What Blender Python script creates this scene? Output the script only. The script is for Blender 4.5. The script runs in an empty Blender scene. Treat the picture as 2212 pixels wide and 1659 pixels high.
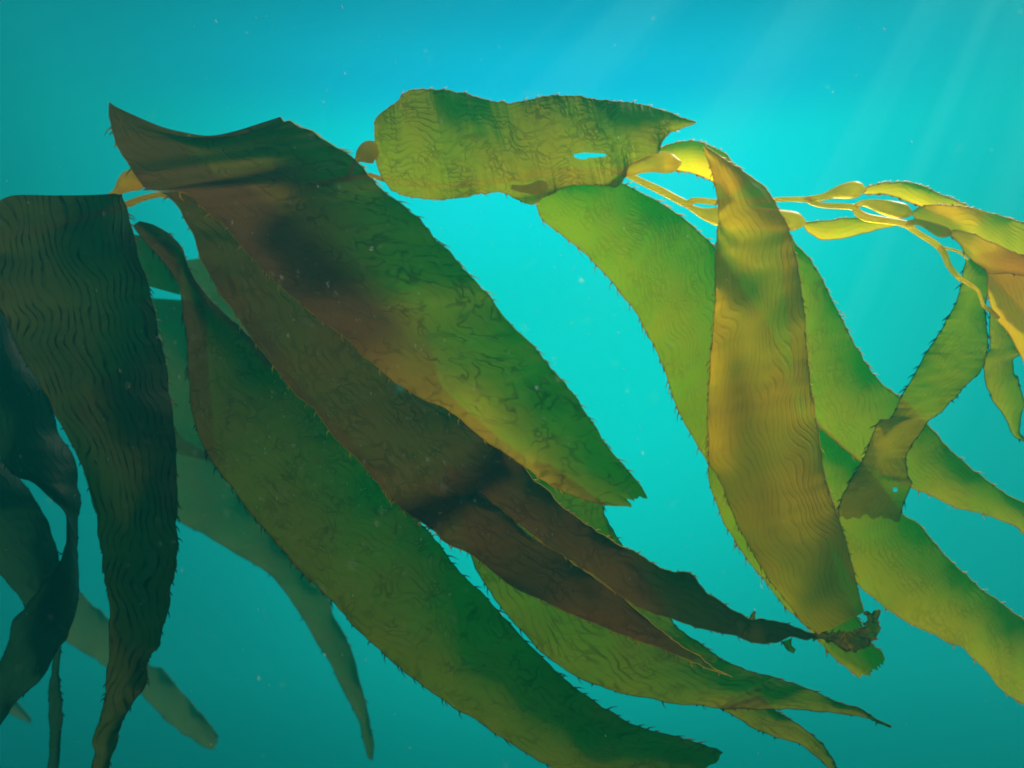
import bpy, math, random
import numpy as np
from mathutils import Vector

scene = bpy.context.scene
random.seed(7)
R = math.radians

# ------------------------------------------------------------------ camera
LENS = 28.0
W0, H0 = 2212.0, 1659.0            # the units in which outlines were measured
FPX = W0 * LENS / 36.0
cam_d = bpy.data.cameras.new("camera")
cam = bpy.data.objects.new("camera", cam_d)
scene.collection.objects.link(cam)
cam_d.lens = LENS
cam_d.sensor_width = 36.0
cam_d.clip_start = 0.01
cam_d.clip_end = 500.0
cam_d.dof.use_dof = True
cam_d.dof.focus_distance = 0.97
cam_d.dof.aperture_fstop = 3.2
cam.location = (0, 0, 0)
cam.rotation_euler = (R(90), 0, 0)
scene.camera = cam

# ------------------------------------------------------------------ sun direction (towards the sun)
SUN_AZ, SUN_EL = R(44), R(43)      # azimuth: 0 = away from the camera (+Y), 90 = to the right (+X)
sun_dir = Vector((math.sin(SUN_AZ) * math.cos(SUN_EL), math.cos(SUN_AZ) * math.cos(SUN_EL), math.sin(SUN_EL)))
sd = bpy.data.lights.new("sun", 'SUN')
sd.energy = 5.0
sd.angle = R(11.0)
sd.color = (1.0, 0.90, 0.70)
sun = bpy.data.objects.new("sun", sd)
scene.collection.objects.link(sun)
sun.rotation_euler = (-sun_dir).to_track_quat('-Z', 'Y').to_euler()

# ------------------------------------------------------------------ world: light field of open water, the sky overhead
world = bpy.data.worlds.new("World")
scene.world = world
world.use_nodes = True
wt = world.node_tree
wt.nodes.clear()


class NT:
    """small helper to write node math"""
    def __init__(s, tree):
        s.t = tree

    def new(s, kind, **kw):
        n = s.t.nodes.new(kind)
        for k, v in kw.items():
            setattr(n, k, v)
        return n

    def put(s, sock, v):
        if isinstance(v, bpy.types.NodeSocket):
            s.t.links.new(v, sock)
        elif v is not None:
            sock.default_value = v

    def m(s, op, a, b=None, c=None, clamp=False):
        n = s.new('ShaderNodeMath', operation=op)
        n.use_clamp = clamp
        s.put(n.inputs[0], a)
        if b is not None:
            s.put(n.inputs[1], b)
        if c is not None:
            s.put(n.inputs[2], c)
        return n.outputs[0]

    def mix(s, f, a, b, blend='MIX'):
        n = s.new('ShaderNodeMix', data_type='RGBA', blend_type=blend)
        s.put(n.inputs[0], f)
        for i, v in ((6, a), (7, b)):
            if isinstance(v, tuple):
                v = tuple(v) + (1.0,) if len(v) == 3 else v
            s.put(n.inputs[i], v)
        return n.outputs[2]

    def ramp(s, f, stops):
        n = s.new('ShaderNodeValToRGB')
        cr = n.color_ramp
        cr.interpolation = 'EASE'
        while len(cr.elements) < len(stops):
            cr.elements.new(0.5)
        for e, (p, c) in zip(cr.elements, stops):
            e.position = p
            e.color = tuple(c) + (1.0,) if len(c) == 3 else c
        s.put(n.inputs[0], f)
        return n.outputs[0]

    def smooth(s, v, lo, hi):
        n = s.new('ShaderNodeMapRange', interpolation_type='SMOOTHSTEP')
        s.put(n.inputs[0], v)
        n.inputs[1].default_value = lo
        n.inputs[2].default_value = hi
        return n.outputs[0]


w = NT(wt)
out = w.new('ShaderNodeOutputWorld')
bgw = w.new('ShaderNodeBackground')
tc = w.new('ShaderNodeTexCoord')
sx = w.new('ShaderNodeSeparateXYZ')
wt.links.new(tc.outputs['Generated'], sx.inputs[0])
dx, dy, dz = sx.outputs
# hue of the water by elevation: green below, turquoise level, bluer above
WATER = [(0.0, (0.000, 0.200, 0.165)), (0.28, (0.000, 0.72, 0.60)), (0.42, (0.000, 0.66, 0.57)),
         (0.54, (0.000, 0.69, 0.61)), (0.64, (0.000, 0.82, 0.90)), (0.68, (0.000, 0.42, 0.82)),
         (0.72, (0.000, 0.22, 0.58)), (1.0, (0.0, 0.30, 0.50))]
el = w.m('MULTIPLY_ADD', dz, 0.5, 0.5)
hue = w.ramp(el, [(p, c) for p, c in WATER])
# brighter towards the sun side of the water ahead, darker away from it
ax = w.m('DIVIDE', w.m('SUBTRACT', dx, 0.07), 0.62)
az = w.m('DIVIDE', w.m('SUBTRACT', dz, 0.10), 0.62)
r2 = w.m('ADD', w.m('MULTIPLY', ax, ax), w.m('MULTIPLY', az, az))
r2 = w.m('ADD', r2, w.m('MULTIPLY', w.m('SUBTRACT', 1.0, w.smooth(dy, -0.3, 0.6)), 1.6))
fall = w.m('POWER', 2.718, w.m('MULTIPLY', r2, -2.15))
fall = w.m('ADD', w.m('MULTIPLY', fall, 0.99), 0.10)
# slow uneven patches in the water
pn = w.new('ShaderNodeTexNoise')
pn.inputs['Scale'].default_value = 2.2
pn.inputs['Detail'].default_value = 3
wt.links.new(tc.outputs['Generated'], pn.inputs['Vector'])
fall = w.m('MULTIPLY', fall, w.m('MULTIPLY_ADD', pn.outputs[0], 0.25, 0.88))
water_col = w.mix(1.0, hue, w.ramp(fall, [(0.0, (0, 0, 0)), (1.0, (1, 1, 1))]), 'MULTIPLY')
sky = w.new('ShaderNodeTexSky', sky_type='NISHITA')
sky.sun_disc = False
sky.sun_elevation = SUN_EL
sky.sun_rotation = SUN_AZ
skyc = w.mix(1.0, sky.outputs[0], (0.20, 0.20, 0.20), 'MULTIPLY')
up = w.smooth(dz, 0.52, 0.74)
# glow of scattered sunlight round the sun's direction, broken into faint shafts
dot = w.new('ShaderNodeVectorMath', operation='DOT_PRODUCT')
wt.links.new(tc.outputs['Generated'], dot.inputs[0])
dot.inputs[1].default_value = tuple(sun_dir)
ang = w.m('ARCCOSINE', dot.outputs['Value'], clamp=False)
core = w.m('POWER', 2.718, w.m('MULTIPLY', w.m('POWER', w.m('DIVIDE', ang, 0.165), 2.0), -1.0))
e1 = Vector((0, 0, 1)).cross(sun_dir).normalized()
e2 = sun_dir.cross(e1)
comps = []
for e in (e1, e2):
    dn = w.new('ShaderNodeVectorMath', operation='DOT_PRODUCT')
    wt.links.new(tc.outputs['Generated'], dn.inputs[0])
    dn.inputs[1].default_value = tuple(e)
    comps.append(dn.outputs['Value'])
phi = w.m('ARCTAN2', comps[0], comps[1])
rn = w.new('ShaderNodeTexNoise', noise_dimensions='1D')
rn.inputs['Scale'].default_value = 7.0
rn.inputs['Detail'].default_value = 4.0
wt.links.new(phi, rn.inputs['W'])
shaft = w.m('MULTIPLY', w.smooth(rn.outputs[0], 0.40, 0.72), w.m('POWER', 2.718, w.m('MULTIPLY', w.m('POWER', w.m('DIVIDE', ang, 0.80), 6.0), -1.0)))
water_col = w.mix(w.m('MULTIPLY', shaft, 0.07), water_col, (0.30, 1.0, 1.0))
base = w.mix(up, water_col, skyc)
halo = w.mix(1.0, base, w.mix(core, (0, 0, 0), (7.0, 6.0, 3.6)), 'ADD')
wt.links.new(halo, bgw.inputs[0])
bgw.inputs[1].default_value = 0.39
wt.links.new(bgw.outputs[0], out.inputs[0])

# ------------------------------------------------------------------ render look
scene.view_settings.view_transform = 'Standard'
scene.view_settings.look = 'None'
scene.view_settings.exposure = 1.4
scene.view_settings.gamma = 1.0
cy = scene.cycles
cy.use_denoising = True
cy.max_bounces = 10
cy.transparent_max_bounces = 16
cy.volume_bounces = 1
cy.diffuse_bounces = 6
cy.filter_width = 1.9
cy.sample_clamp_indirect = 6.0


# ------------------------------------------------------------------ scene helpers
def put(o, parent=None, label=None, cat=None, group=None, kind=None):
    scene.collection.objects.link(o)
    if parent:
        o.parent = parent
    if label:
        o["label"] = label
    if cat:
        o["category"] = cat
    if group:
        o["group"] = group
    if kind:
        o["kind"] = kind
    return o


def at(px, py, d):
    return ((px - W0 / 2) / FPX * d, d, (H0 / 2 - py) / FPX * d)


# ------------------------------------------------------------------ materials
def kelp_mat(name, through, body, T=0.45, fs=(38, 120), rot=0.0, fdepth=0.6, lobe=0.55, wig=1.6, net=0.2, blotch=0.35, gloss=0.04, dens=1.0):
    body = tuple(c * (0.82 if lobe < 0.7 or T > 0.25 else 0.92) for c in body)
    m = bpy.data.materials.new(name)
    m.use_nodes = True
    t = m.node_tree
    t.nodes.clear()
    n = NT(t)
    o = n.new('ShaderNodeOutputMaterial')
    uv = n.new('ShaderNodeUVMap', uv_map='tissue')
    rt = n.new('ShaderNodeMapping')
    rt.inputs['Rotation'].default_value = (0, 0, rot)
    t.links.new(uv.outputs[0], rt.inputs[0])
    # the frame of the furrows wanders over the blade
    wn = n.new('ShaderNodeTexNoise', noise_dimensions='2D')
    wn.inputs['Scale'].default_value = 14
    wn.inputs['Detail'].default_value = 1
    t.links.new(rt.outputs[0], wn.inputs['Vector'])
    wv = n.new('ShaderNodeVectorMath', operation='MULTIPLY_ADD')
    t.links.new(wn.outputs['Color'], wv.inputs[0])
    wv.inputs[1].default_value = (0.045, 0.045, 0)
    t.links.new(rt.outputs[0], wv.inputs[2])
    sp = n.new('ShaderNodeSeparateXYZ')
    t.links.new(wv.outputs[0], sp.inputs[0])
    w2 = n.new('ShaderNodeTexNoise', noise_dimensions='2D')
    w2.inputs['Scale'].default_value = fs[0]
    w2.inputs['Detail'].default_value = 1.0
    w2.inputs['Roughness'].default_value = 0.5
    t.links.new(rt.outputs[0], w2.inputs['Vector'])
    w3 = n.new('ShaderNodeTexNoise', noise_dimensions='2D')
    w3.inputs['Scale'].default_value = fs[1] * 0.45
    w3.inputs['Detail'].default_value = 1.0
    t.links.new(uv.outputs[0], w3.inputs['Vector'])
    phase = n.m('MULTIPLY_ADD', sp.outputs[1], fs[1] * 6.283, n.m('MULTIPLY', w2.outputs[0], wig * 6.283))
    phase = n.m('MULTIPLY_ADD', w3.outputs[0], 2.0 + 4.0 * net, phase)
    lines = n.smooth(n.m('SINE', phase), 0.15, 1.0)
    w4 = n.new('ShaderNodeTexNoise', noise_dimensions='2D')
    w4.inputs['Scale'].default_value = fs[1] * 0.62
    w4.inputs['Detail'].default_value = 1.6
    t.links.new(wv.outputs[0], w4.inputs['Vector'])
    ln2 = n.m('SUBTRACT', 1.0, n.smooth(n.m('ABSOLUTE', n.m('SUBTRACT', w4.outputs[0], 0.5)), 0.0, 0.085))
    ln2 = n.m('MULTIPLY', ln2, n.smooth(w2.outputs[0], 0.30, 0.50))
    lines = n.m('MAXIMUM', n.m('MULTIPLY', n.m('MULTIPLY', lines, 1.0 - 0.75 * net), n.m('MULTIPLY_ADD', n.smooth(w3.outputs[0], 0.3, 0.6), 0.6, 0.4)), n.m('MULTIPLY', ln2, 0.15 + 0.75 * net))
    # furrows come and go
    mk = n.new('ShaderNodeTexNoise', noise_dimensions='2D')
    mk.inputs['Scale'].default_value = 30
    mk.inputs['Detail'].default_value = 2
    t.links.new(uv.outputs[0], mk.inputs['Vector'])
    lines = n.m('MULTIPLY', lines, n.m('MULTIPLY_ADD', n.smooth(mk.outputs[0], 0.3, 0.7), 0.8, 0.2))
    # uneven tissue
    bl = n.new('ShaderNodeTexNoise', noise_dimensions='2D')
    bl.inputs['Scale'].default_value = 9
    bl.inputs['Detail'].default_value = 5
    bl.inputs['Roughness'].default_value = 0.6
    t.links.new(uv.outputs[0], bl.inputs['Vector'])
    fine = n.new('ShaderNodeTexNoise', noise_dimensions='2D')
    fine.inputs['Scale'].default_value = 260
    fine.inputs['Detail'].default_value = 2
    t.links.new(uv.outputs[0], fine.inputs['Vector'])
    thick = n.m('SUBTRACT', 1.0, n.m('MULTIPLY', lines, fdepth))
    thick = n.m('MULTIPLY', thick, n.m('MULTIPLY_ADD', n.smooth(bl.outputs[0], 0.3, 0.7), blotch, 1.0 - blotch * 0.6))
    thick = n.m('MULTIPLY', thick, n.m('MULTIPLY_ADD', fine.outputs[0], 0.3, 0.85))
    tf = n.m('MULTIPLY', thick, T, clamp=True)
    warm = n.mix(n.smooth(bl.outputs[0], 0.35, 0.65), tuple(c * f for c, f in zip(body, (1.06, 0.94, 0.9))), tuple(c * f for c, f in zip(body, (0.94, 1.05, 1.0))))
    ao = n.new('ShaderNodeAttribute', attribute_name='shade_tint')
    shade_fac = n.m('MULTIPLY', ao.outputs['Fac'], n.smooth(bl.outputs[0], 0.0, 0.42))
    tf = n.m('MULTIPLY', tf, n.m('MULTIPLY_ADD', shade_fac, -0.75, 1.0))
    warm = n.mix(shade_fac, warm, (0.060, 0.029, 0.012))  # dark brown put into the colour for the shade of overlapping layers
    bodyc = n.mix(n.m('MULTIPLY', lines, min(1.0, fdepth * 1.25)), warm, (body[0] * 0.22, body[1] * 0.15, body[2] * 0.2))
    bump = n.new('ShaderNodeBump')
    bump.inputs['Strength'].default_value = 0.15 + 0.35 * fdepth
    bump.inputs['Distance'].default_value = 0.003
    t.links.new(n.m('SUBTRACT', n.m('MULTIPLY', bl.outputs[0], 0.4), lines), bump.inputs['Height'])
    pb = n.new('ShaderNodeBsdfPrincipled')
    t.links.new(bodyc, pb.inputs['Base Color'])
    pb.inputs['Roughness'].default_value = 0.5
    pb.inputs['Specular IOR Level'].default_value = gloss
    t.links.new(bump.outputs[0], pb.inputs['Normal'])
    tr = n.new('ShaderNodeBsdfTranslucent')
    trc = n.mix(1.0, bodyc, tuple(dens * c for c in (1.5, 1.5, 1.0)), 'MULTIPLY')
    t.links.new(trc, tr.inputs['Color'])
    t.links.new(bump.outputs[0], tr.inputs['Normal'])
    ms = n.new('ShaderNodeMixShader')
    ms.inputs[0].default_value = lobe
    t.links.new(pb.outputs[0], ms.inputs[1])
    t.links.new(tr.outputs[0], ms.inputs[2])
    tp = n.new('ShaderNodeBsdfTransparent')
    tp.inputs[0].default_value = (*through, 1)
    at_ = n.new('ShaderNodeAttribute', attribute_name='thin')
    m2 = n.new('ShaderNodeMixShader')
    t.links.new(tf, m2.inputs[0])
    t.links.new(ms.outputs[0], m2.inputs[1])
    t.links.new(tp.outputs[0], m2.inputs[2])
    clear = n.new('ShaderNodeBsdfTransparent')
    m3 = n.new('ShaderNodeMixShader')
    t.links.new(at_.outputs['Fac'], m3.inputs[0])
    t.links.new(m2.outputs[0], m3.inputs[1])
    t.links.new(clear.outputs[0], m3.inputs[2])
    t.links.new(m3.outputs[0], o.inputs[0])
    return m


def flesh_mat(name, col, trans=0.45, rough=0.22, spec=0.6, glow=0.0):
    """stems and floats: solid, glossy, light passes into them"""
    m = bpy.data.materials.new(name)
    m.use_nodes = True
    t = m.node_tree
    t.nodes.clear()
    n = NT(t)
    o = n.new('ShaderNodeOutputMaterial')
    tcn = n.new('ShaderNodeTexCoord')
    nz = n.new('ShaderNodeTexNoise')
    nz.inputs['Scale'].default_value = 60
    nz.inputs['Detail'].default_value = 4
    t.links.new(tcn.outputs['Object'], nz.inputs['Vector'])
    c = n.mix(nz.outputs[0], tuple(x * 0.75 for x in col), tuple(min(1, x * 1.2) for x in col))
    pb = n.new('ShaderNodeBsdfPrincipled')
    t.links.new(c, pb.inputs['Base Color'])
    pb.inputs['Roughness'].default_value = rough
    pb.inputs['Specular IOR Level'].default_value = spec
    pb.inputs['Transmission Weight'].default_value = glow
    pb.inputs['IOR'].default_value = 1.22
    tr = n.new('ShaderNodeBsdfTranslucent')
    t.links.new(c, tr.inputs['Color'])
    ms = n.new('ShaderNodeMixShader')
    ms.inputs[0].default_value = trans
    t.links.new(pb.outputs[0], ms.inputs[1])
    t.links.new(tr.outputs[0], ms.inputs[2])
    t.links.new(ms.outputs[0], o.inputs[0])
    return m


M_OLIVE = kelp_mat("olive_blade", (0.95, 0.72, 0.02), (0.24, 0.17, 0.012), T=0.19, fs=(34, 75), wig=1.5, fdepth=0.6, lobe=0.7, net=1.0)
M_BROWN = kelp_mat("brown_blade", (0.80, 0.40, 0.02), (0.100, 0.048, 0.010), T=0.07, fs=(20, 80), fdepth=0.6, lobe=0.6, net=0.6)
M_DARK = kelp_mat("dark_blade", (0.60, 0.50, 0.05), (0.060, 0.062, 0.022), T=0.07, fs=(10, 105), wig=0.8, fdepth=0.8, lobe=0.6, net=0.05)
M_GREEN = kelp_mat("green_blade", (0.95, 0.85, 0.01), (0.31, 0.25, 0.002), T=0.28, fs=(14, 140), rot=0.35, fdepth=0.45, lobe=0.7, net=0.6)
M_WRINK = kelp_mat("furrowed_green_blade", (0.80, 0.75, 0.01), (0.16, 0.12, 0.006), T=0.20, fs=(16, 95), rot=0.2, fdepth=0.9, lobe=0.65, net=0.5)
M_TOP = kelp_mat("level_blade", (0.90, 0.85, 0.02), (0.23, 0.20, 0.005), T=0.12, fs=(14, 125), fdepth=0.7, lobe=0.7, net=0.65)
M_DEEP = kelp_mat("deep_green_blade", (0.60, 0.62, 0.03), (0.115, 0.088, 0.006), T=0.22, fs=(24, 85), wig=1.5, fdepth=0.6, lobe=0.6, net=0.8)
M_GOLD = kelp_mat("golden_blade", (0.95, 0.62, 0.01), (0.47, 0.33, 0.001), T=0.16, fs=(8, 140), wig=0.9, fdepth=0.18, lobe=0.7, net=0)
M_YOUNG = kelp_mat("young_blade", (0.95, 0.75, 0.02), (0.85, 0.60, 0.003), T=0.22, fs=(8, 170), fdepth=0.1, lobe=0.7)
M_PALE = kelp_mat("thin_blade", (0.60, 0.58, 0.15), (0.045, 0.075, 0.030), T=0.22, fs=(20, 80), fdepth=0.2, lobe=0.3)
M_TEAL = kelp_mat("dark_teal_blade", (0.25, 0.30, 0.16), (0.008, 0.034, 0.022), T=0.08, fs=(20, 80), fdepth=0.4)  # one even dark teal for the far left frond
M_EDGE = flesh_mat("blade_margin", (0.85, 0.58, 0.06), trans=0.7, rough=0.4)
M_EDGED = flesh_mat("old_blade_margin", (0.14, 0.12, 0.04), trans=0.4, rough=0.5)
M_STEM = flesh_mat("golden_stem", (1.0, 0.70, 0.03), trans=0.42, glow=0.75, rough=0.42, spec=0.8)
M_STEMD = flesh_mat("olive_stem", (1.0, 0.58, 0.05), trans=0.45, glow=0.4, rough=0.4)
M_TORN = kelp_mat("torn_orange_tissue", (0.9, 0.6, 0.02), (0.42, 0.20, 0.015), T=0.22, fs=(60, 160), net=0.9, fdepth=0.9, lobe=0.5, blotch=0.7)


# ------------------------------------------------------------------ curve maths
def catmull(P, n):
    """P (k,d) resampled by arc length to n points along a Catmull-Rom curve"""
    P = np.asarray(P, float)
    if len(P) == 2:
        t = np.linspace(0, 1, n)[:, None]
        return P[0] * (1 - t) + P[1] * t
    E = np.vstack([2 * P[0] - P[1], P, 2 * P[-1] - P[-2]])
    pts = []
    for i in range(1, len(E) - 2):
        t = np.linspace(0, 1, 12, endpoint=False)[:, None]
        a, b, c, d = E[i - 1], E[i], E[i + 1], E[i + 2]
        pts.append(0.5 * ((2 * b) + (-a + c) * t + (2 * a - 5 * b + 4 * c - d) * t ** 2 + (-a + 3 * b - 3 * c + d) * t ** 3))
    pts.append(P[-1:])
    Q = np.vstack(pts)
    L = np.concatenate([[0], np.cumsum(np.linalg.norm(np.diff(Q[:, :2], axis=0), axis=1))])
    if L[-1] == 0:
        return np.repeat(Q[:1], n, 0)
    s = np.linspace(0, L[-1], n)
    return np.stack([np.interp(s, L, Q[:, k]) for k in range(Q.shape[1])], 1)


def length(P):
    P = np.asarray(P, float)
    return float(np.linalg.norm(np.diff(P, axis=0), axis=1).sum())


def noise1(rng, n, step):
    k = int(n / step) + 4
    v = rng.uniform(-1, 1, k)
    x = np.arange(n) / step
    i = x.astype(int)
    f = x - i
    f = f * f * (3 - 2 * f)
    return v[i] * (1 - f) + v[i + 1] * f


class Mesh:
    def __init__(s):
        s.v, s.f, s.uv, s.mi, s.th, s.ag = [], [], [], [], [], []

    def add(s, V, F, UV, mi, th=None, ag=None):
        b = len(s.v)
        s.th.extend([0.0] * len(V) if th is None else list(th))
        s.ag.extend([0.0] * len(V) if ag is None else list(ag))
        s.v.extend(map(tuple, V))
        for f in F:
            s.f.append(tuple(b + i for i in f))
            s.mi.append(mi)
        s.uv.extend(map(tuple, UV))

    def build(s, name, mats, parent, **kw):
        me = bpy.data.meshes.new(name)
        me.from_pydata(s.v, [], s.f)
        for m in mats:
            me.materials.append(m)
        me.polygons.foreach_set('material_index', s.mi)
        me.polygons.foreach_set('use_smooth', [True] * len(s.f))
        ul = me.uv_layers.new(name='tissue')
        idx = np.empty(len(me.loops), dtype=np.int32)
        me.loops.foreach_get('vertex_index', idx)
        ul.data.foreach_set('uv', np.asarray(s.uv, dtype=np.float32)[idx].ravel())
        ta = me.attributes.new('thin', 'FLOAT', 'POINT')
        ta.data.foreach_set('value', np.asarray(s.th, dtype=np.float32))
        ga = me.attributes.new('shade_tint', 'FLOAT', 'POINT')
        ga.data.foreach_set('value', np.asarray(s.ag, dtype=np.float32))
        me.update()
        o = bpy.data.objects.new(name, me)
        return put(o, parent, **kw)


def tube(mesh, pts, radii, seg=10, mi=0, cap=True):
    """round tube through 3D points"""
    pts = np.asarray(pts, float)
    n = len(pts)
    T = np.gradient(pts, axis=0)
    T /= np.linalg.norm(T, axis=1)[:, None] + 1e-12
    up = np.array([0, 1, 0.0])
    V, UV = [], []
    for i in range(n):
        a = np.cross(T[i], up)
        a /= np.linalg.norm(a) + 1e-12
        b = np.cross(T[i], a)
        for k in range(seg):
            th = 2 * math.pi * k / seg
            V.append(pts[i] + radii[i] * (math.cos(th) * a + math.sin(th) * b))
            UV.append((i * 0.002, k / seg * 0.02))
    F = []
    for i in range(n - 1):
        for k in range(seg):
            F.append((i * seg + k, i * seg + (k + 1) % seg, (i + 1) * seg + (k + 1) % seg, (i + 1) * seg + k))
    if cap:
        F.append(tuple(range(seg))[::-1])
        F.append(tuple((n - 1) * seg + k for k in range(seg)))
    mesh.add(V, F, UV, mi)


SEED = [100]


def ribbon(mesh, L, Rr, d, bow=0.012, ruffle=0.004, wl=0.09, twist=0.0, spines=(True, True), gap=17, slen=11,
           rag=1.2, rag_end=0.0, mid=None, holes=(), margin=(True, True), wave=0.008, spine_from=0.04, crease=None, soft=(0, 0, 0, 0), fine=1.0, shade_tint=None):
    """a blade laid out between its two measured margins; d = distance(s) from the camera, metres"""
    SEED[0] += 1
    rng = np.random.default_rng(SEED[0])
    ln = max(length(L), length(Rr))
    nv = max(8, int(ln * fine / 5.0))
    A, B = catmull(L, nv), catmull(Rr, nv)
    wid = np.linalg.norm(A - B, axis=1)
    nu = int(min(56 * fine, max(8, wid.max() * fine / 7.0)))
    dirv = np.gradient((A + B) / 2, axis=0)
    dirv /= np.linalg.norm(dirv, axis=1)[:, None] + 1e-9
    nrm = np.stack([-dirv[:, 1], dirv[:, 0]], 1)
    for E in (A, B):
        E += nrm * (noise1(rng, nv, 3.0) * rag + noise1(rng, nv, 9.0) * rag * 1.3)[:, None] * np.minimum(1, wid / 12)[:, None]
    u = np.linspace(0, 1, nu)
    G = A[:, None, :] * (1 - u)[None, :, None] + B[:, None, :] * u[None, :, None]
    if mid is not None:                      # start row curved through given offset points
        k = min(nv, mid[1])
        row = catmull(mid[0], nu)
        dlt = row - G[0]
        f = (np.cos(np.linspace(0, math.pi, k)) * 0.5 + 0.5)[:, None, None]
        G[:k] += dlt[None] * f
    if rag_end:
        k = min(nv, 14)
        off = noise1(rng, nu, 2.2) * rag_end + noise1(rng, nu, 5.0) * rag_end
        f = np.linspace(0, 1, k)[:, None, None] ** 2
        G[-k:] += f * off[None, :, None] * dirv[-k:, None, :]
    dd = np.interp(np.linspace(0, 1, nv), np.linspace(0, 1, len(d)), d) if isinstance(d, (list, tuple)) else np.full(nv, d)
    dm = float(dd.mean())
    s = np.concatenate([[0], np.cumsum(np.linalg.norm(np.diff((A + B) / 2, axis=0), axis=1))]) / FPX * dm
    wm = wid / FPX * dm
    uu = 2 * u - 1
    wfac = np.minimum(1, wm / 0.08)[:, None]
    ph = rng.uniform(0, 6.28, 6)
    D = dd[:, None] - bow * wfac * (1 - uu ** 2)[None] + twist * uu[None] * np.sin(s / max(s[-1], 1e-6) * math.pi)[:, None]
    D = D + wave * wfac * np.sin(s / 0.21 * 6.28 + ph[0])[:, None] * (0.6 + 0.4 * uu[None])
    ed = np.abs(uu) ** 3
    D = D + ruffle * wfac * ed[None] * np.where(uu < 0, 1, 0)[None] * np.sin(s / wl * 6.28 + ph[1])[:, None]
    D = D + ruffle * wfac * ed[None] * np.where(uu > 0, 1, 0)[None] * np.sin(s / (wl * 1.17) * 6.28 + ph[2])[:, None]
    D = D + 0.0004 * wfac * np.sin(s / 0.031 * 6.28 + ph[3] + 2.2 * np.sin(s * 40))[:, None] * np.sin(uu * 5 + ph[4])[None]
    if crease is not None:
        for (cv, cw, cd) in crease:
            D = D - cd * np.exp(-((np.linspace(0, 1, nv) - cv) / cw) ** 2)[:, None]
    X = (G[..., 0] - W0 / 2) / FPX * D
    Z = (H0 / 2 - G[..., 1]) / FPX * D
    V = np.stack([X, D, Z], -1)
    UV = np.stack([np.repeat(s[:, None], nu, 1) + SEED[0] * 0.37, wm[:, None] * (u - 0.5)[None] + SEED[0] * 0.11], -1)
    F = []
    for i in range(nv - 1):
        for j in range(nu - 1):
            if holes:
                c = G[i, j]
                if any((c[0] - hx) ** 2 / (ra * ra) + (c[1] - hy) ** 2 / (rb * rb) < 1 for hx, hy, ra, rb in holes):
                    continue
            F.append((i * nu + j, i * nu + j + 1, (i + 1) * nu + j + 1, (i + 1) * nu + j))
    vv = np.linspace(0, 1, nv)[:, None]
    keep = np.ones((nv, nu))
    for k_, dist in enumerate((u[None] + 0 * vv, 1 - u[None] + 0 * vv, vv + 0 * u[None], 1 - vv + 0 * u[None])):
        if soft[k_]:                         # tissue thinning away towards this side
            q = np.clip(dist / soft[k_], 0, 1)
            q = q * q * (3 - 2 * q)
            if k_ < 2:                       # only over the upper part of the blade
                fv = np.clip((vv - 0.50) / 0.15, 0, 1)
                q = np.maximum(q, fv)
            keep *= q
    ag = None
    if shade_tint:                                 # overlap shade painted brown: (base strength, length, left side strength, its length)
        q1 = np.clip(1 - vv / shade_tint[1], 0, 1) + 0 * u[None]
        q2 = np.clip(1.85 - 2.7 * u[None], 0, 1) * np.clip((shade_tint[3] - vv) / 0.2, 0, 1)
        ag = np.maximum(shade_tint[0] * q1 ** 0.7, shade_tint[2] * q2).ravel()
    mesh.add(V.reshape(-1, 3), F, UV.reshape(-1, 2), 0, (1 - keep).ravel(), ag)
    # thickened margin and its spines
    px = dm / FPX
    for side, (ei, on, mg) in enumerate(((0, spines[0], margin[0]), (nu - 1, spines[1], margin[1]))):
        E = V[:, ei]
        inn = V[:, ei] - V[:, ei + (1 if ei == 0 else -1)]
        if mg:
            tube(mesh, E, np.full(nv, 0.95 * px), seg=4, mi=1, cap=False)
        if not on:
            continue
        T = np.gradient(E, axis=0)
        T /= np.linalg.norm(T, axis=1)[:, None] + 1e-9
        inn = inn / (np.linalg.norm(inn, axis=1)[:, None] + 1e-9)
        L3 = np.concatenate([[0], np.cumsum(np.linalg.norm(np.diff(E, axis=0), axis=1))])
        p = L3[-1] * spine_from
        while p < L3[-1] * 0.985:
            i = int(np.searchsorted(L3, p))
            i = min(max(i, 1), nv - 2)
            f = (p - L3[i - 1]) / (L3[i] - L3[i - 1] + 1e-9)
            base = E[i - 1] * (1 - f) + E[i] * f
            lo = slen * px * rng.uniform(0.5, 2.1)
            out_ = inn[i] + T[i] * rng.uniform(0.25, 1.3) + rng.normal(0, 0.18, 3)
            out_ /= np.linalg.norm(out_)
            bw = 2.4 * px
            tipd = base + out_ * lo + T[i] * lo * 0.35
            midp = base + out_ * lo * 0.5
            sidev = np.cross(out_, np.array([0, 1, 0.0]))
            sidev /= np.linalg.norm(sidev) + 1e-9
            yv = np.array([0, 1, 0.0])
            VV = []
            for c, r_ in ((base - out_ * px, bw), (midp, bw * 0.6)):
                VV += [c + sidev * r_, c - sidev * r_ * 0.5 + yv * r_ * 0.8, c - sidev * r_ * 0.5 - yv * r_ * 0.8]
            VV.append(tipd)
            FF = [(0, 1, 4, 3), (1, 2, 5, 4), (2, 0, 3, 5), (3, 4, 6), (4, 5, 6), (5, 3, 6)]
            mesh.add(VV, FF, [(0, 0)] * 7, 1)
            p += 1.35 * gap * px * rng.choice([0.35, 0.8, 1.0, 1.5, 2.2])


def frond(label, loc, group="kelp fronds hanging in the water"):
    e = bpy.data.objects.new("kelp_frond", None)
    e.empty_display_size = 0.05
    put(e, None, label, "kelp frond", group)
    return e


def blade(parent, label, mats, specs):
    m = Mesh()
    for sp in specs:
        ribbon(m, **sp)
    return m.build("blade", mats, parent, label=label)


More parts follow.
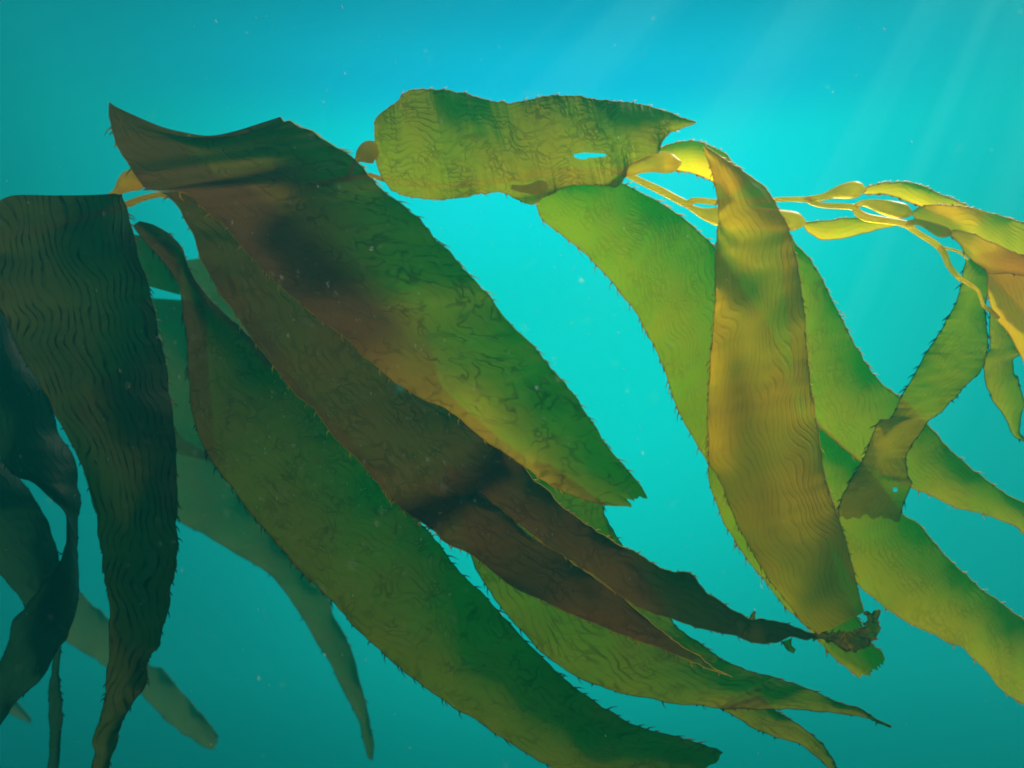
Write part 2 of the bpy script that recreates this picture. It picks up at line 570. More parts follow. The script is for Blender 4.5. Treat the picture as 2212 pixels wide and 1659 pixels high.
def bladder(parent, prof, d, mats, label=None):
    """gas float: profile of (x, y, radius) in outline units"""
    P = np.asarray(prof, float)
    n = max(24, int(length(P[:, :2]) / 2.5))
    Q = catmull(P, n)
    dd = np.interp(np.linspace(0, 1, n), np.linspace(0, 1, len(d)), d) if isinstance(d, (list, tuple)) else np.full(n, d)
    pts = [at(q[0], q[1], k) for q, k in zip(Q, dd)]
    m = Mesh()
    tube(m, pts, [max(0.4, q[2] * 1.08) / FPX * k for q, k in zip(Q, dd)], seg=24, mi=0)
    return m.build("gas_bladder", mats, parent, label=label)


# ------------------------------------------------------------------ the near frond
near = frond("large golden and brown kelp frond nearest the viewer, its stem crossing the whole picture", (0, 0, 0))

# left, dark, hangs to the lower left
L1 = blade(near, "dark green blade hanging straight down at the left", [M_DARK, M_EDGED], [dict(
    L=[(-14, 440), (-22, 520), (-16, 600), (0, 655), (14, 687), (40, 756), (72, 803), (108, 871), (140, 932), (162, 972), (187, 1044),
       (202, 1098), (212, 1134), (223, 1224), (236, 1314), (234, 1422), (225, 1512), (212, 1566), (202, 1602), (205, 1627), (192, 1680), (186, 1720)],
    Rr=[(262, 419), (277, 458), (288, 501), (302, 555), (320, 616), (331, 663), (353, 763), (364, 821), (374, 907), (380, 997),
        (383, 1060), (382, 1123), (378, 1224), (367, 1285), (349, 1368), (342, 1397), (320, 1428), (319, 1476), (288, 1519), (263, 1566),
        (252, 1602), (245, 1631), (230, 1680), (216, 1720)],
    d=[0.99, 0.95, 0.93, 0.95], bow=0.03, gap=20, slen=9, rag=2.0, mid=([(-14, 440), (30, 422), (120, 422), (200, 421), (262, 417)], 12))])

# big blade in front (green tip) with its upturned brown ear
A_R = [(606, 252), (618, 262), (630, 260), (648, 274), (670, 280), (691, 296), (720, 314), (767, 346), (816, 399), (870, 443), (910, 475),
       (942, 518), (967, 540), (996, 572), (1025, 605), (1054, 637), (1082, 673), (1104, 702), (1129, 725), (1144, 740), (1176, 776),
       (1212, 820), (1241, 856), (1262, 888), (1284, 920), (1306, 956), (1334, 992), (1367, 1025), (1385, 1054), (1392, 1070)]
A_L = [(236, 221), (238, 253), (244, 283), (254, 315), (270, 343), (284, 369), (298, 388), (316, 408), (360, 412), (406, 418), (436, 448),
       (496, 503), (545, 555), (589, 602), (667, 672), (729, 716), (790, 770), (850, 822), (890, 850), (910, 862), (960, 882), (1010, 920),
       (1060, 958), (1115, 994), (1176, 1039), (1226, 1063), (1284, 1086), (1310, 1092), (1336, 1096)]
A = blade(near, "widest blade, upturned at the top, olive green tip", [M_OLIVE, M_EDGE], [dict(
    L=A_L, Rr=A_R, d=[0.93, 0.90, 0.91, 0.93, 0.93, 0.93], bow=0.02, wave=0.006, shade_tint=(1.0, 0.5, 1.0, 0.72), gap=24, slen=12, rag=1.5, rag_end=9,  # shade of the ear and of the overlap painted in as brown
    mid=([(236, 221), (262, 236), (345, 272), (400, 286), (450, 293), (500, 285), (550, 270), (606, 252)], 22),
    crease=[(0.115, 0.012, 0.005), (0.16, 0.02, -0.004)])])

# brown blade behind it, split into two tails
B = blade(near, "brown blade torn into two ragged tails", [M_BROWN, M_EDGE, M_TORN], [
    dict(L=[(330, 405), (372, 431), (388, 453), (398, 473), (418, 510), (432, 555), (450, 591), (479, 641), (515, 688), (551, 740), (594, 795),
            (641, 853), (684, 888), (713, 932), (769, 990), (816, 1043), (866, 1097), (924, 1136), (965, 1172)],
         Rr=[(700, 320), (780, 400), (840, 490), (880, 580), (905, 660), (930, 750), (955, 835), (1030, 905), (1090, 955), (1130, 985), (1165, 1012)],
         d=[0.985, 0.985, 0.98, 0.98], bow=0.012, spines=(True, False), margin=(True, False), gap=20, slen=11, soft=(0, 0.4, 0.03, 0.06)),
    # upper tail
    dict(L=[(960, 1010), (1030, 1062), (1098, 1112), (1140, 1145), (1200, 1190), (1260, 1230), (1320, 1268), (1360, 1300), (1400, 1320), (1448, 1337), (1491, 1350), (1545, 1364),
            (1585, 1372), (1628, 1384), (1671, 1386), (1707, 1376), (1743, 1381), (1765, 1379)],
         Rr=[(1030, 915), (1080, 960), (1120, 998), (1147, 1028), (1176, 1054), (1212, 1093), (1248, 1118), (1306, 1154), (1345, 1180), (1392, 1203), (1428, 1226),
             (1475, 1237), (1498, 1249), (1523, 1278), (1552, 1296), (1585, 1321), (1621, 1337), (1657, 1338), (1693, 1346), (1729, 1361), (1765, 1371)],
         d=[0.98, 0.98, 0.95, 0.94], bow=0.008, rag=2.2, slen=6, gap=26, soft=(0, 0, 0.10, 0)),
    # lower tail, lying over the next blade
    dict(L=[(830, 1058), (866, 1099), (924, 1137), (965, 1173), (1007, 1194), (1040, 1215), (1100, 1262), (1176, 1300), (1239, 1330), (1311, 1357), (1383, 1385), (1450, 1412), (1520, 1440), (1580, 1462)],
         Rr=[(950, 985), (1040, 1070), (1098, 1113), (1140, 1151), (1212, 1198), (1284, 1248), (1320, 1273), (1347, 1292), (1383, 1325), (1437, 1368), (1473, 1397),
             (1509, 1418), (1545, 1444), (1582, 1462)],
         d=[0.98, 0.985, 0.99], bow=0.004, rag=1.5, spines=(True, False), slen=9, spine_from=0.0, soft=(0, 0, 0.10, 0.2)),
])
# the curled torn end of the upper tail
_m = Mesh()
ribbon(_m, L=[(1757, 1378), (1789, 1387), (1811, 1397), (1844, 1402), (1868, 1397), (1887, 1383), (1897, 1364), (1902, 1342), (1899, 1318)],
       Rr=[(1755, 1369), (1789, 1369), (1813, 1362), (1840, 1362), (1856, 1358), (1864, 1352), (1868, 1344), (1868, 1334), (1862, 1322)],
       d=[0.94, 0.92, 0.95], bow=0.006, rag=4.0, rag_end=5, slen=6, gap=12, ruffle=0.012, wl=0.018, fine=2.0)
_m.build("torn_tip", [M_TORN, M_TORN], B, label="curled orange torn tip")
_m = Mesh()
ribbon(_m, L=[(1690, 1386), (1700, 1402), (1716, 1410)], Rr=[(1706, 1380), (1708, 1396), (1718, 1405)], d=0.94, rag=2.0, slen=4)
_m.build("shred", [M_TORN, M_TORN], B)
_m = Mesh()
ribbon(_m, L=[(1618, 1338), (1622, 1330), (1629, 1319)], Rr=[(1630, 1338), (1630, 1330), (1633, 1322)], d=0.95, rag=1.0, slen=3)
_m.build("shred", [M_TORN, M_TORN], B)

# long dark-to-green blade behind, lower centre
C = blade(near, "long deep green blade sweeping to the bottom edge", [M_DEEP, M_EDGED], [
    dict(L=[(287, 486), (330, 540), (372, 590), (391, 625), (396, 684), (405, 727), (407, 799), (412, 878), (428, 936), (450, 983), (479, 1026), (504, 1058),
            (529, 1094), (562, 1134), (598, 1173), (650, 1235), (706, 1287), (742, 1328), (774, 1361), (796, 1380), (850, 1430), (900, 1470), (960, 1515),
            (1020, 1550), (1080, 1590), (1140, 1628), (1200, 1662), (1270, 1700), (1350, 1730), (1420, 1740)],
         Rr=[(300, 479), (330, 486), (349, 494), (378, 515), (392, 537), (403, 566), (418, 598), (439, 627), (479, 674), (522, 710), (560, 745), (600, 785), (680, 870),
             (780, 980), (870, 1090), (924, 1147), (960, 1194), (996, 1241), (1050, 1291), (1100, 1345), (1150, 1397), (1200, 1450), (1239, 1483),
             (1275, 1508), (1318, 1537), (1365, 1562), (1419, 1580), (1469, 1595), (1500, 1604), (1545, 1616), (1566, 1626)],
         d=[1.05, 1.04, 1.04, 1.02], bow=0.02, shade_tint=(1.0, 0.6, 0.35, 0.6), gap=18, slen=11, rag=1.5, rag_end=6),
])
CF = blade(near, "small folded flap of thin brown tissue", [M_PALE, M_PALE], [
    dict(L=[(250, 500), (262, 545), (275, 585), (290, 610)], Rr=[(365, 520), (385, 570), (388, 610), (389, 637)], d=1.09, bow=0.01, spines=(False, False), margin=(False, False))])

# green furrowed blade with two tips
Dm = blade(near, "green furrowed blade ending in two thin tips", [M_WRINK, M_EDGED], [
    dict(L=[(960, 1010), (1000, 1140), (1025, 1219), (1050, 1266), (1079, 1305), (1130, 1367), (1180, 1417), (1239, 1460), (1293, 1480), (1347, 1498), (1401, 1507),
            (1455, 1519), (1509, 1523), (1549, 1530)],
         Rr=[(1180, 1000), (1250, 1050), (1298, 1088), (1306, 1115), (1327, 1151), (1345, 1178), (1385, 1235), (1420, 1290), (1448, 1336), (1462, 1354), (1491, 1375),
             (1513, 1390), (1545, 1415), (1581, 1433), (1628, 1451), (1672, 1463)],
         d=[1.07, 1.06, 1.05], bow=0.012, gap=26, slen=9),
    dict(L=[(1549, 1530), (1600, 1531), (1671, 1532), (1743, 1534), (1815, 1541), (1858, 1550), (1890, 1558), (1924, 1572)],
         Rr=[(1672, 1463), (1696, 1469), (1743, 1487), (1797, 1512), (1851, 1528), (1872, 1538), (1887, 1548), (1926, 1570)],
         d=[1.05, 1.03], bow=0.006, gap=22, slen=7, rag=1.6),
    dict(L=[(1549, 1530), (1600, 1556), (1642, 1580), (1700, 1598), (1725, 1606), (1754, 1624), (1775, 1640), (1792, 1665), (1800, 1690)],
         Rr=[(1640, 1500), (1671, 1530), (1700, 1550), (1725, 1566), (1750, 1584), (1761, 1595), (1780, 1615), (1804, 1655), (1810, 1690)],
         d=[1.055, 1.06], bow=0.006, gap=22, slen=6, rag=1.6)])

# top blade
T = blade(near, "short wide blade lying level at the top", [M_TOP, M_EDGE], [
    dict(L=[(811, 345), (823, 378), (845, 408), (888, 426), (942, 431), (996, 426), (1050, 417), (1086, 417), (1122, 432), (1150, 441), (1180, 424), (1235, 400), (1285, 398),
            (1330, 402), (1349, 386), (1362, 358), (1385, 350), (1423, 331), (1428, 309), (1446, 288), (1471, 277), (1503, 266)],
         Rr=[(809, 300), (812, 257), (834, 237), (859, 217), (874, 201), (902, 192), (953, 194), (996, 200), (1039, 211), (1086, 221), (1133, 219), (1169, 209), (1194, 205), (1248, 208),
             (1320, 218), (1392, 228), (1446, 243), (1482, 257), (1504, 264)],
         d=[1.0, 0.985, 0.985, 0.99, 0.99], bow=0.02, gap=26, slen=7, fine=3.0, holes=[(1274, 336, 36, 5), (1258, 339, 18, 5)])])

# green blade from the second bladder, down behind the golden one
G = blade(near, "long green blade sweeping down behind the golden one", [M_GREEN, M_EDGE], [
    dict(L=[(1158, 424), (1162, 450), (1176, 479), (1212, 507), (1248, 536), (1277, 561), (1313, 597), (1342, 633), (1367, 666), (1388, 702), (1403, 730), (1416, 755),
            (1434, 798), (1452, 852), (1470, 895), (1495, 938), (1528, 996), (1531, 1014), (1535, 1054), (1549, 1086), (1567, 1133), (1589, 1172), (1618, 1212),
            (1650, 1250), (1678, 1292), (1718, 1328), (1750, 1361), (1772, 1386), (1801, 1418), (1837, 1447), (1855, 1460)],
         Rr=[(1180, 390), (1250, 375), (1320, 388), (1349, 398), (1392, 421), (1416, 433), (1463, 462), (1506, 498), (1546, 538), (1600, 620), (1665, 720), (1700, 830), (1735, 950),
             (1765, 1080), (1795, 1200), (1825, 1290), (1868, 1360), (1886, 1392), (1905, 1410), (1916, 1432)],
         d=[1.03, 1.04, 1.05, 1.03], bow=0.018, gap=13, slen=10, rag_end=7)])
# golden front blade
Y = blade(near, "bright golden blade hanging in the sun", [M_GOLD, M_EDGE], [
    dict(L=[(1519, 317), (1538, 365), (1549, 423), (1551, 473), (1549, 520), (1546, 581), (1547, 646), (1542, 689), (1538, 754), (1533, 818), (1529, 888),
            (1531, 996), (1553, 1032), (1574, 1090), (1596, 1140), (1625, 1190), (1660, 1250), (1700, 1300), (1735, 1345), (1770, 1372)],
         Rr=[(1524, 316), (1560, 340), (1596, 365), (1639, 394), (1661, 415), (1682, 451), (1700, 487), (1711, 527), (1722, 570), (1731, 624), (1738, 689),
             (1742, 754), (1751, 834), (1762, 906), (1776, 996), (1787, 1050), (1805, 1097), (1823, 1158), (1841, 1230), (1855, 1284), (1869, 1321)],
         d=[0.99, 0.96, 0.95, 0.97], bow=0.018, gap=13, slen=8, wave=0.004)])
Z = blade(near, "short yellow blade curling over behind the golden one", [M_YOUNG, M_EDGE], [
    dict(L=[(1440, 362), (1463, 367), (1487, 372), (1519, 383), (1541, 391), (1562, 405), (1575, 430)],
         Rr=[(1423, 324), (1439, 314), (1463, 308), (1481, 305), (1503, 307), (1529, 313), (1551, 322), (1567, 332), (1583, 351), (1599, 368), (1618, 392)],
         d=[1.01, 1.0, 0.99], bow=0.02, gap=7, slen=7, wave=0.012)])
# behind right
Mb = blade(near, "pale green blade going off at the right edge", [M_GREEN, M_EDGE], [
    dict(L=[(1690, 500), (1690, 560), (1700, 650), (1710, 750), (1730, 850), (1765, 913), (1810, 955), (1855, 992), (1900, 1020), (1970, 1054), (2010, 1068), (2057, 1093), (2118, 1108),
            (2165, 1126), (2194, 1136), (2212, 1154), (2260, 1185)],
         Rr=[(1705, 505), (1715, 523), (1740, 549), (1762, 581), (1780, 613), (1798, 653), (1819, 693), (1848, 744), (1873, 787), (1906, 827), (1945, 859),
             (2006, 920), (2046, 964), (2089, 1003), (2129, 1036), (2172, 1064), (2212, 1086), (2265, 1115)],
         d=[1.04, 1.08, 1.10], bow=0.015, gap=22, slen=9)])
P = blade(near, "broad green blade running to the lower right", [M_GREEN, M_EDGE], [
    dict(L=[(1700, 890), (1720, 1000), (1750, 1080), (1790, 1150), (1820, 1210), (1849, 1258), (1887, 1292), (1921, 1318), (1957, 1340), (1991, 1359), (2024, 1373), (2046, 1388),
            (2077, 1397), (2103, 1424), (2130, 1448), (2149, 1474), (2173, 1496), (2187, 1505), (2212, 1522), (2250, 1545)],
         Rr=[(1766, 915), (1855, 993), (1900, 1045), (1945, 1104), (1978, 1129), (2017, 1169), (2050, 1208), (2089, 1244), (2129, 1280), (2149, 1292), (2185, 1318),
             (2212, 1337), (2270, 1380)],
         d=[1.09, 1.09, 1.08], bow=0.015, gap=22, slen=9)])
N = blade(near, "short green blade with a square cut end, crossing two others", [M_GREEN, M_EDGED], [
    dict(L=[(2087, 560), (2079, 592), (2077, 613), (2063, 656), (2045, 688), (2031, 717), (2007, 754), (1986, 786), (1970, 818), (1946, 858), (1925, 901), (1906, 906),
            (1893, 920), (1884, 942), (1866, 989), (1844, 1025), (1826, 1061), (1810, 1095), (1811, 1113)],
         Rr=[(2095, 560), (2111, 570), (2130, 589), (2135, 620), (2128, 660), (2131, 706), (2133, 744), (2125, 786), (2109, 810), (2085, 834), (2058, 864), (2031, 890), (2002, 912), (1985, 940),
             (1967, 967), (1956, 989), (1960, 1028), (1968, 1046), (1950, 1095), (1942, 1124)],
         d=[1.04, 1.03, 1.03], bow=0.02, gap=15, slen=9, rag_end=6, fine=2.0, holes=[(1933, 1057, 5, 5)])])
Q1 = blade(near, "small golden blade in full sun, topmost at the right", [M_YOUNG, M_EDGE], [
    dict(L=[(1866, 412), (1871, 419), (1906, 418), (1930, 423), (1954, 433), (1976, 441), (2010, 455), (2060, 475), (2110, 490)],
         Rr=[(1867, 407), (1898, 398), (1927, 394), (1957, 394), (1986, 399), (2018, 412), (2050, 426), (2082, 442), (2125, 468)],
         d=[1.0, 1.01, 1.03], bow=0.01, gap=6, slen=4, wave=0.004)])
Q2 = blade(near, "yellow green blade leaving the frame at the right", [M_YOUNG, M_EDGE], [
    dict(L=[(1966, 460), (1985, 478), (2020, 490), (2070, 520), (2120, 570), (2180, 640), (2240, 700)],
         Rr=[(1968, 457), (1986, 447), (2018, 442), (2050, 444), (2082, 447), (2114, 454), (2146, 463), (2178, 470), (2212, 481), (2260, 500), (2300, 520)],
         d=[1.0, 1.01, 1.02], bow=0.012, gap=11, slen=5)])
Q3 = blade(near, "dull golden blade with a drooping fold at the right edge", [M_YOUNG, M_EDGE], [
    dict(L=[(2050, 506), (2056, 513), (2074, 530), (2082, 548), (2098, 561), (2117, 575), (2140, 590), (2180, 590), (2240, 600)],
         Rr=[(2052, 499), (2066, 498), (2098, 503), (2130, 518), (2162, 532), (2194, 548), (2225, 562), (2260, 580)],
         d=[0.99, 0.985, 0.99], bow=0.012, gap=30, slen=4)])
Q4 = blade(near, "broad olive blade drooping at the right edge", [M_GOLD, M_EDGE], [
    dict(L=[(2095, 555), (2117, 572), (2133, 590), (2137, 645), (2151, 685), (2178, 717), (2191, 738), (2202, 762), (2225, 805), (2250, 850)],
         Rr=[(2150, 540), (2230, 560), (2270, 620), (2290, 700), (2300, 780), (2310, 850)],
         d=[1.0, 1.01, 1.02], bow=0.015, gap=30, slen=4)])
Q5 = blade(near, "small ragged green blade hanging at the right edge", [M_GREEN, M_EDGED], [
    dict(L=[(2136, 672), (2138, 717), (2139, 744), (2142, 752), (2131, 765), (2125, 786), (2135, 840), (2151, 872), (2170, 898), (2181, 922), (2197, 944), (2216, 955)],
         Rr=[(2175, 680), (2200, 735), (2212, 762), (2188, 776), (2191, 805), (2202, 826), (2210, 864), (2207, 898), (2203, 930), (2220, 952)],
         d=1.09, bow=0.012, gap=40, slen=5, rag=2.5)])
V = blade(near, "small pointed yellow green blade below the stems", [M_YOUNG, M_EDGE], [
    dict(L=[(1735, 486), (1742, 496), (1758, 509), (1783, 518), (1812, 516), (1848, 507), (1895, 495), (1934, 487)],
         Rr=[(1735, 482), (1758, 478), (1794, 475), (1830, 471), (1859, 469), (1884, 473), (1936, 484)],
         d=1.03, bow=0.01, gap=14, slen=4, spines=(False, True), wave=0.004)])

# stem and its branches
stem_paths = [
    # (x, y, radius), distances
    ([(-60, 520, 7), (60, 500, 7), (180, 470, 7), (275, 441, 7), (300, 431, 6.5), (325, 424, 6), (345, 421, 6), (376, 424, 6), (460, 440, 6), (600, 425, 6), (700, 395, 6),
      (790, 379, 5), (805, 380, 5), (830, 388, 5)], [1.02, 1.01, 1.02, 1.02, 1.02], 1),
    ([(830, 388, 5), (940, 400, 5.5), (1060, 392, 6), (1200, 372, 6), (1320, 370, 7), (1353, 376, 7.5), (1375, 387, 7), (1400, 399, 7.5), (1430, 413, 8), (1460, 429, 8), (1484, 440, 8),
      (1496, 434, 7), (1512, 433, 6.5), (1540, 436, 6.5), (1600, 437, 6), (1675, 431, 5), (1740, 431, 6), (1752, 436, 6), (1776, 443, 6), (1812, 445, 6.5), (1844, 448, 7),
      (1852, 458, 8), (1870, 469, 9), (1902, 475, 8), (1938, 480, 7), (1963, 487, 8), (1974, 497, 6.5), (1992, 509, 6), (2021, 527, 6.5), (2039, 547, 7), (2050, 574, 6),
      (2071, 599, 5.5), (2093, 613, 4.5), (2112, 628, 4), (2120, 648, 3.5), (2125, 660, 4.5), (2140, 671, 4.5), (2156, 688, 5)], [1.02, 1.015, 1.01, 1.0, 1.0, 1.0, 1.0, 0.995], 0),
    ([(2030, 535, 4), (2052, 538, 3), (2075, 546, 3), (2090, 560, 2)], [1.0, 1.03], 0),
    ([(766, 352, 4), (760, 366, 4), (748, 392, 4)], [1.0, 1.02], 1),
]
for pi, (P_, dv, mi_) in enumerate(stem_paths):
    arr = np.asarray(P_, float)
    n_ = max(16, int(length(arr[:, :2]) / 4))
    q_ = catmull(arr, n_)
    dd_ = np.interp(np.linspace(0, 1, n_), np.linspace(0, 1, len(dv)), dv)
    mm_ = Mesh()
    tube(mm_, [at(q[0], q[1], k) for q, k in zip(q_, dd_)], [q[2] / FPX * k for q, k in zip(q_, dd_)], seg=14)
    mm_.build("stem", [M_STEMD if mi_ else M_STEM], near)

bladder(A, [(236, 424, 5), (252, 414, 7), (266, 402, 14), (280, 392, 20), (294, 388, 21), (308, 390, 15), (318, 396, 5)], [1.0, 0.97], [M_STEMD])
bladder(T, [(764, 352, 4), (772, 345, 6), (782, 337, 16), (795, 330, 22), (806, 328, 21), (815, 330, 12), (820, 331, 3)], 0.985, [M_STEMD])
bladder(G, [(1105, 404, 5), (1130, 408, 7), (1150, 408, 11), (1166, 405, 14), (1176, 402, 11), (1184, 400, 4)], 0.965, [M_STEM])
bladder(Z, [(1340, 374, 7), (1362, 367, 12), (1385, 359, 14), (1412, 353, 17), (1436, 352, 20), (1455, 353, 17), (1465, 352, 9), (1472, 351, 3)], [1.0, 0.975], [M_STEM])
bladder(V, [(1484, 442, 6), (1500, 452, 7), (1524, 462, 12), (1552, 467, 19), (1590, 470, 22), (1640, 472, 22), (1690, 476, 21), (1715, 478, 19), (1730, 481, 12), (1739, 484, 3)], [1.01, 1.02], [M_STEM])
bladder(Q1, [(1740, 430, 5), (1776, 426, 7), (1800, 418, 10), (1822, 413, 15), (1845, 410, 17), (1858, 409, 13), (1866, 409, 6), (1872, 409, 3)], 1.0, [M_STEM])
bladder(Q2, [(1846, 446, 5), (1862, 439, 6), (1880, 440, 9), (1905, 446, 14), (1930, 452, 16), (1952, 457, 15), (1963, 460, 9), (1971, 461, 3)], [1.0, 0.98], [M_STEM])
bladder(Q3, [(1960, 484, 6), (1978, 479, 6), (1998, 484, 7), (2016, 492, 10), (2034, 500, 12), (2046, 503, 9), (2055, 505, 3)], 0.99, [M_STEM])

# ------------------------------------------------------------------ fronds behind
pale = frond("pale hazy kelp frond behind the large one, seen between its left blades", (0, 0, 0))
blade(pale, "pale blade narrowing to a thin curved tail", [M_PALE, M_PALE], [
    dict(L=[(150, 880), (250, 1010), (330, 1085), (385, 1123), (443, 1156), (504, 1192), (569, 1228), (594, 1249), (626, 1292), (659, 1343), (691, 1397), (716, 1436), (734, 1476),
            (760, 1526), (774, 1555), (786, 1602), (798, 1640)],
         Rr=[(300, 760), (376, 925), (450, 985), (530, 1090), (598, 1170), (650, 1230), (706, 1289), (720, 1328), (742, 1368), (763, 1415), (774, 1458), (788, 1512), (797, 1560), (806, 1610), (803, 1642)],
         d=[1.75, 1.65, 1.6], bow=0.008, gap=40, slen=5, rag=1.0)])
blade(pale, "pale green strip showing above the tailed blade", [M_PALE, M_PALE], [
    dict(L=[(300, 642), (315, 760), (325, 860), (335, 970)], Rr=[(440, 652), (450, 760), (455, 860), (470, 1000)], d=1.5, bow=0.006, spines=(False, False), margin=(False, False))])
blade(pale, "pale grey sliver beside the brown blade", [M_PALE, M_PALE], [
    dict(L=[(396, 562), (405, 600), (430, 640), (480, 690), (530, 735), (570, 790)], Rr=[(450, 556), (500, 600), (540, 660), (580, 720), (620, 780), (640, 800)], d=1.55, bow=0.006, spines=(False, False), margin=(False, False))])

faint = frond("faint blurred kelp frond far behind in the lower left corner", (0, 0, 0))
blade(faint, "faint blade with a rounded tip", [M_PALE, M_PALE], [
    dict(L=[(60, 1330), (140, 1382), (180, 1408), (234, 1444), (280, 1478), (306, 1501), (335, 1534), (378, 1573), (432, 1609), (464, 1619)],
         Rr=[(80, 1200), (166, 1274), (198, 1307), (234, 1339), (290, 1410), (324, 1440), (353, 1447), (374, 1472), (403, 1508), (443, 1555), (473, 1592)],
         d=[2.0, 1.9], bow=0.008, gap=60, slen=4, rag=2, rag_end=3)])
blade(faint, "dim small tip", [M_PALE, M_PALE], [
    dict(L=[(-60, 1480), (0, 1520), (30, 1545), (66, 1562)], Rr=[(-40, 1440), (20, 1495), (45, 1525), (68, 1556)], d=2.2, bow=0.01, spines=(False, False))])

old = frond("dark teal kelp frond in shade at the far left edge", (0, 0, 0))
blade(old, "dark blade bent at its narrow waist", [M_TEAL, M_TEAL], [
    dict(L=[(-80, 560), (-70, 700), (-50, 850), (0, 985), (36, 1028), (72, 1044), (108, 1076), (140, 1109), (146, 1152), (137, 1195), (128, 1217), (95, 1265), (58, 1310), (29, 1339), (18, 1386), (4, 1422), (-20, 1480), (-50, 1560)],
         Rr=[(-10, 560), (20, 690), (72, 803), (108, 871), (126, 937), (151, 972), (166, 1008), (167, 1044), (176, 1083), (167, 1123), (166, 1159), (169, 1242), (166, 1314), (144, 1375), (126, 1400), (112, 1426), (90, 1462),
             (47, 1505), (0, 1562), (-30, 1620)],
         d=[1.15, 1.12, 1.12], bow=0.02, gap=40, slen=5, rag=1.5, twist=0.02)])
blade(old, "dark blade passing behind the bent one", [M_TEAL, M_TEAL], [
    dict(L=[(-160, 900), (-120, 1080), (-60, 1180), (0, 1242), (29, 1274), (58, 1310), (90, 1345)],
         Rr=[(-30, 960), (0, 992), (36, 1028), (65, 1062), (90, 1105), (115, 1159), (127, 1215), (135, 1270), (130, 1320)],
         d=[1.2, 1.19], bow=0.02, gap=40, slen=5, rag=1.5)])
blade(old, "thin dark strand hanging down", [M_TEAL, M_TEAL], [
    dict(L=[(117, 1395), (115, 1422), (110, 1476), (106, 1530), (108, 1602), (104, 1659), (100, 1700)],
         Rr=[(132, 1395), (128, 1418), (128, 1469), (133, 1530), (133, 1584), (126, 1659), (120, 1700)],
         d=1.22, bow=0.008, gap=30, slen=4, rag=2.0)])

# ------------------------------------------------------------------ drifting specks
def snow():
    rng = np.random.default_rng(5)
    V, F = [], []
    n = 2000
    for k in range(n):
        d = rng.uniform(0.35, 0.92) if k % 4 else rng.uniform(0.95, 1.6)
        px, py = rng.uniform(-60, W0 + 60), rng.uniform(-60, H0 + 60)
        if rng.random() < 0.85:             # thicker over the lower left and centre
            px, py = rng.normal(780, 330), rng.normal(880, 330)
        c = np.array(at(px, py, d))
        r = (0.34 if rng.random() < 0.994 else 1.5) * min(2.2, rng.lognormal(-0.15, 0.45)) / FPX * d
        ax = np.array([rng.normal(0.25, 0.12), rng.normal(0, 0.2), -1.0])
        ax /= np.linalg.norm(ax)
        b = np.cross(ax, [0, 1, 0])
        b /= np.linalg.norm(b)
        c2 = np.cross(ax, b)
        e = rng.uniform(1.5, 9.0) if r * FPX / d < 1 else 1.5
        i = len(V)
        V += [c + ax * r * e, c - ax * r * e, c + b * r, c - b * r, c + c2 * r, c - c2 * r]
        for a, q in ((2, 4), (4, 3), (3, 5), (5, 2)):
            F += [(i, i + a, i + q), (i + 1, i + q, i + a)]
    for k in range(0):                  # a faint cloud of motes round the upper right stems
        if k % 3:
            q = rng.uniform(0, 1)
            px, py = 1150 + 800 * q + rng.normal(0, 90), 330 - 250 * q + rng.normal(0, 60)
        else:
            px, py = rng.normal(1950, 200), rng.normal(385, 45)
        d = rng.uniform(0.8, 1.5)
        c = np.array(at(px, py, d))
        q = 0.62 * rng.uniform(0.5, 1.2) / FPX * d
        i = len(V)
        V += [c + [q, 0, 0], c + [-q, 0.3 * q, 0], c + [0, 0, q], c + [0, q, -q]]
        F += [(i, i + 1, i + 2), (i, i + 3, i + 1), (i, i + 2, i + 3), (i + 1, i + 3, i + 2)]
    me = bpy.data.meshes.new("drifting_specks")
    me.from_pydata([tuple(v) for v in V], [], F)
    m = bpy.data.materials.new("speck")
    m.use_nodes = True
    nt = m.node_tree
    pb = nt.nodes['Principled BSDF']
    pb.inputs['Roughness'].default_value = 0.5
    pb.inputs['Subsurface Weight'].default_value = 0.5
    pb.inputs['Subsurface Radius'].default_value = (1, 1, 1)
    pb.inputs['Subsurface Scale'].default_value = 0.004
    ns = nt.nodes.new('ShaderNodeTexNoise')
    ns.inputs['Scale'].default_value = 30
    rp = nt.nodes.new('ShaderNodeValToRGB')
    rp.color_ramp.elements[0].color = (0.16, 0.14, 0.08, 1)
    rp.color_ramp.elements[1].color = (0.6, 0.6, 0.5, 1)
    nt.links.new(ns.outputs[0], rp.inputs[0])
    nt.links.new(rp.outputs[0], pb.inputs['Base Color'])
    me.materials.append(m)
    put(bpy.data.objects.new("drifting_specks", me), None, "fine pale specks drifting in the water all through the picture", "specks", kind="stuff")


snow()

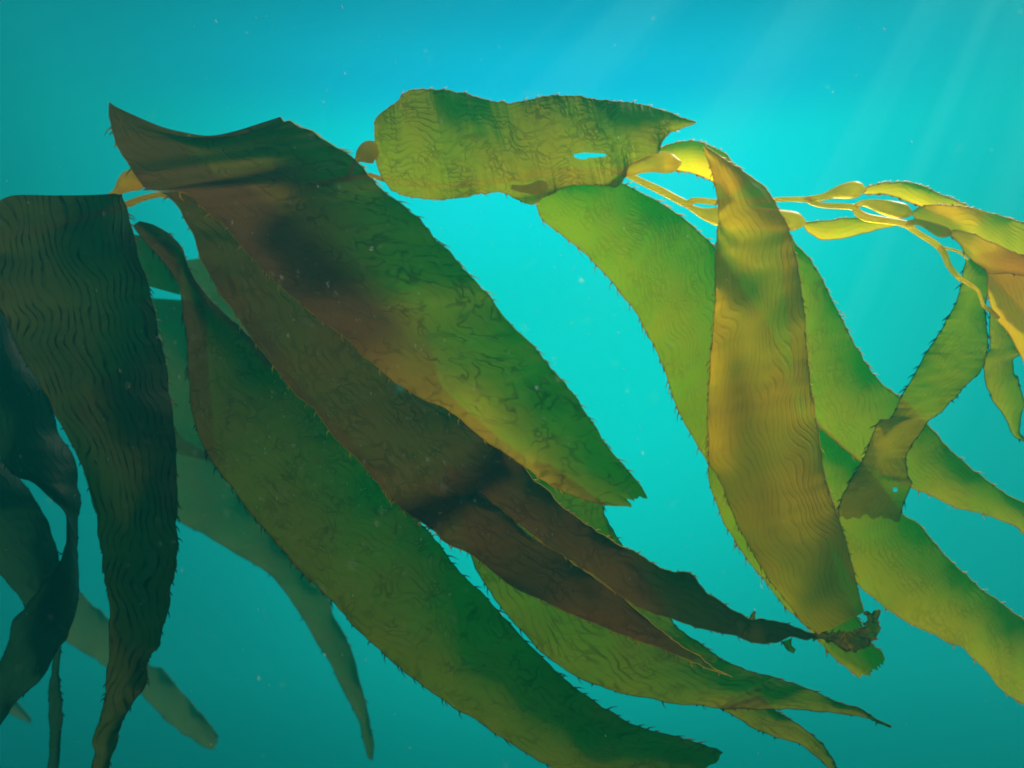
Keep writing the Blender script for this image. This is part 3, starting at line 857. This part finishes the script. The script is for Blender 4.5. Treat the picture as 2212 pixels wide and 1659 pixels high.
# ------------------------------------------------------------------ added kelp leaves, unseen above the frame, placed to shade left and bottom
def shade_leaves():
    rng = np.random.default_rng(11)
    m = Mesh()
    zc = 2.6
    # centre of the lit gap, as seen along the sun's rays from the right part of the frond
    k = 0
    while k < 150:
        # where the leaf's shadow lands on the frond's plane (x, z)
        tx, tz = rng.uniform(-1.0, 1.0), rng.uniform(-0.8, 0.6)
        lit = 1.6 * math.exp(-(((tx - 0.48) / 0.32) ** 2 + ((tz - 0.26) / 0.19) ** 2)) + 0.5 * math.exp(-(((tx - 0.10) / 0.13) ** 2 + ((tz + 0.02) / 0.2) ** 2))
        lit += 0.9 * math.exp(-(((tx - 0.03) / 0.15) ** 2 + ((tz - 0.27) / 0.07) ** 2)) + 0.35 * math.exp(-(((tx - 0.05) / 0.2) ** 2 + ((tz + 0.33) / 0.12) ** 2))
        if rng.random() < lit:
            continue
        k += 1
        h = (zc - tz) / sun_dir.z
        cx, cyy = tx + sun_dir.x * h, 1.0 + sun_dir.y * h
        a = rng.uniform(0, 3.14)
        L_, w_ = rng.uniform(0.35, 0.6), rng.uniform(0.05, 0.09)
        t = np.linspace(-1, 1, 24)
        V, UV = [], []
        z0 = zc + rng.uniform(-0.05, 0.05)
        for i, s in enumerate(t):
            ww = w_ * max(0.05, (1 - s * s)) ** 0.6
            for j in (-1, -0.5, 0, 0.5, 1):
                x = s * L_ / 2
                y = j * ww / 2 + 0.03 * math.sin(s * 4 + k)
                V.append((cx + x * math.cos(a) - y * math.sin(a), cyy + x * math.sin(a) + y * math.cos(a), z0 + 0.01 * math.sin(s * 9 + j)))
                UV.append((x + k, y))
        F = [(i * 5 + j, i * 5 + j + 1, i * 5 + 5 + j + 1, i * 5 + 5 + j) for i in range(23) for j in range(4)]
        m.add(V, F, UV, 0)
    m.build("added_shade_leaves", [M_BROWN], None, label="added kelp leaves out of frame that cast shade", cat="kelp", kind="stuff")


shade_leaves()

# ------------------------------------------------------------------ the water's haze
def haze():
    x0, x1, y0, y1, z0, z1 = -4, 6, -2.5, 7.0, -2.5, 2.9
    v = [(x, y, z) for x in (x0, x1) for y in (y0, y1) for z in (z0, z1)]
    f = [(0, 1, 3, 2), (4, 6, 7, 5), (0, 4, 5, 1), (2, 3, 7, 6), (0, 2, 6, 4), (1, 5, 7, 3)]
    me = bpy.data.meshes.new("haze")
    me.from_pydata(v, [], f)
    m = bpy.data.materials.new("water_haze")
    m.use_nodes = True
    t = m.node_tree
    t.nodes.clear()
    o = t.nodes.new('ShaderNodeOutputMaterial')
    p = t.nodes.new('ShaderNodeVolumePrincipled')
    p.inputs['Color'].default_value = (0.01, 0.46, 0.50, 1)
    p.inputs['Density'].default_value = 0.075
    p.inputs['Anisotropy'].default_value = 0.3
    t.links.new(p.outputs[0], o.inputs['Volume'])
    me.materials.append(m)
    put(bpy.data.objects.new("haze", me), None, "green blue haze of the sea water", "haze", kind="stuff")


haze()
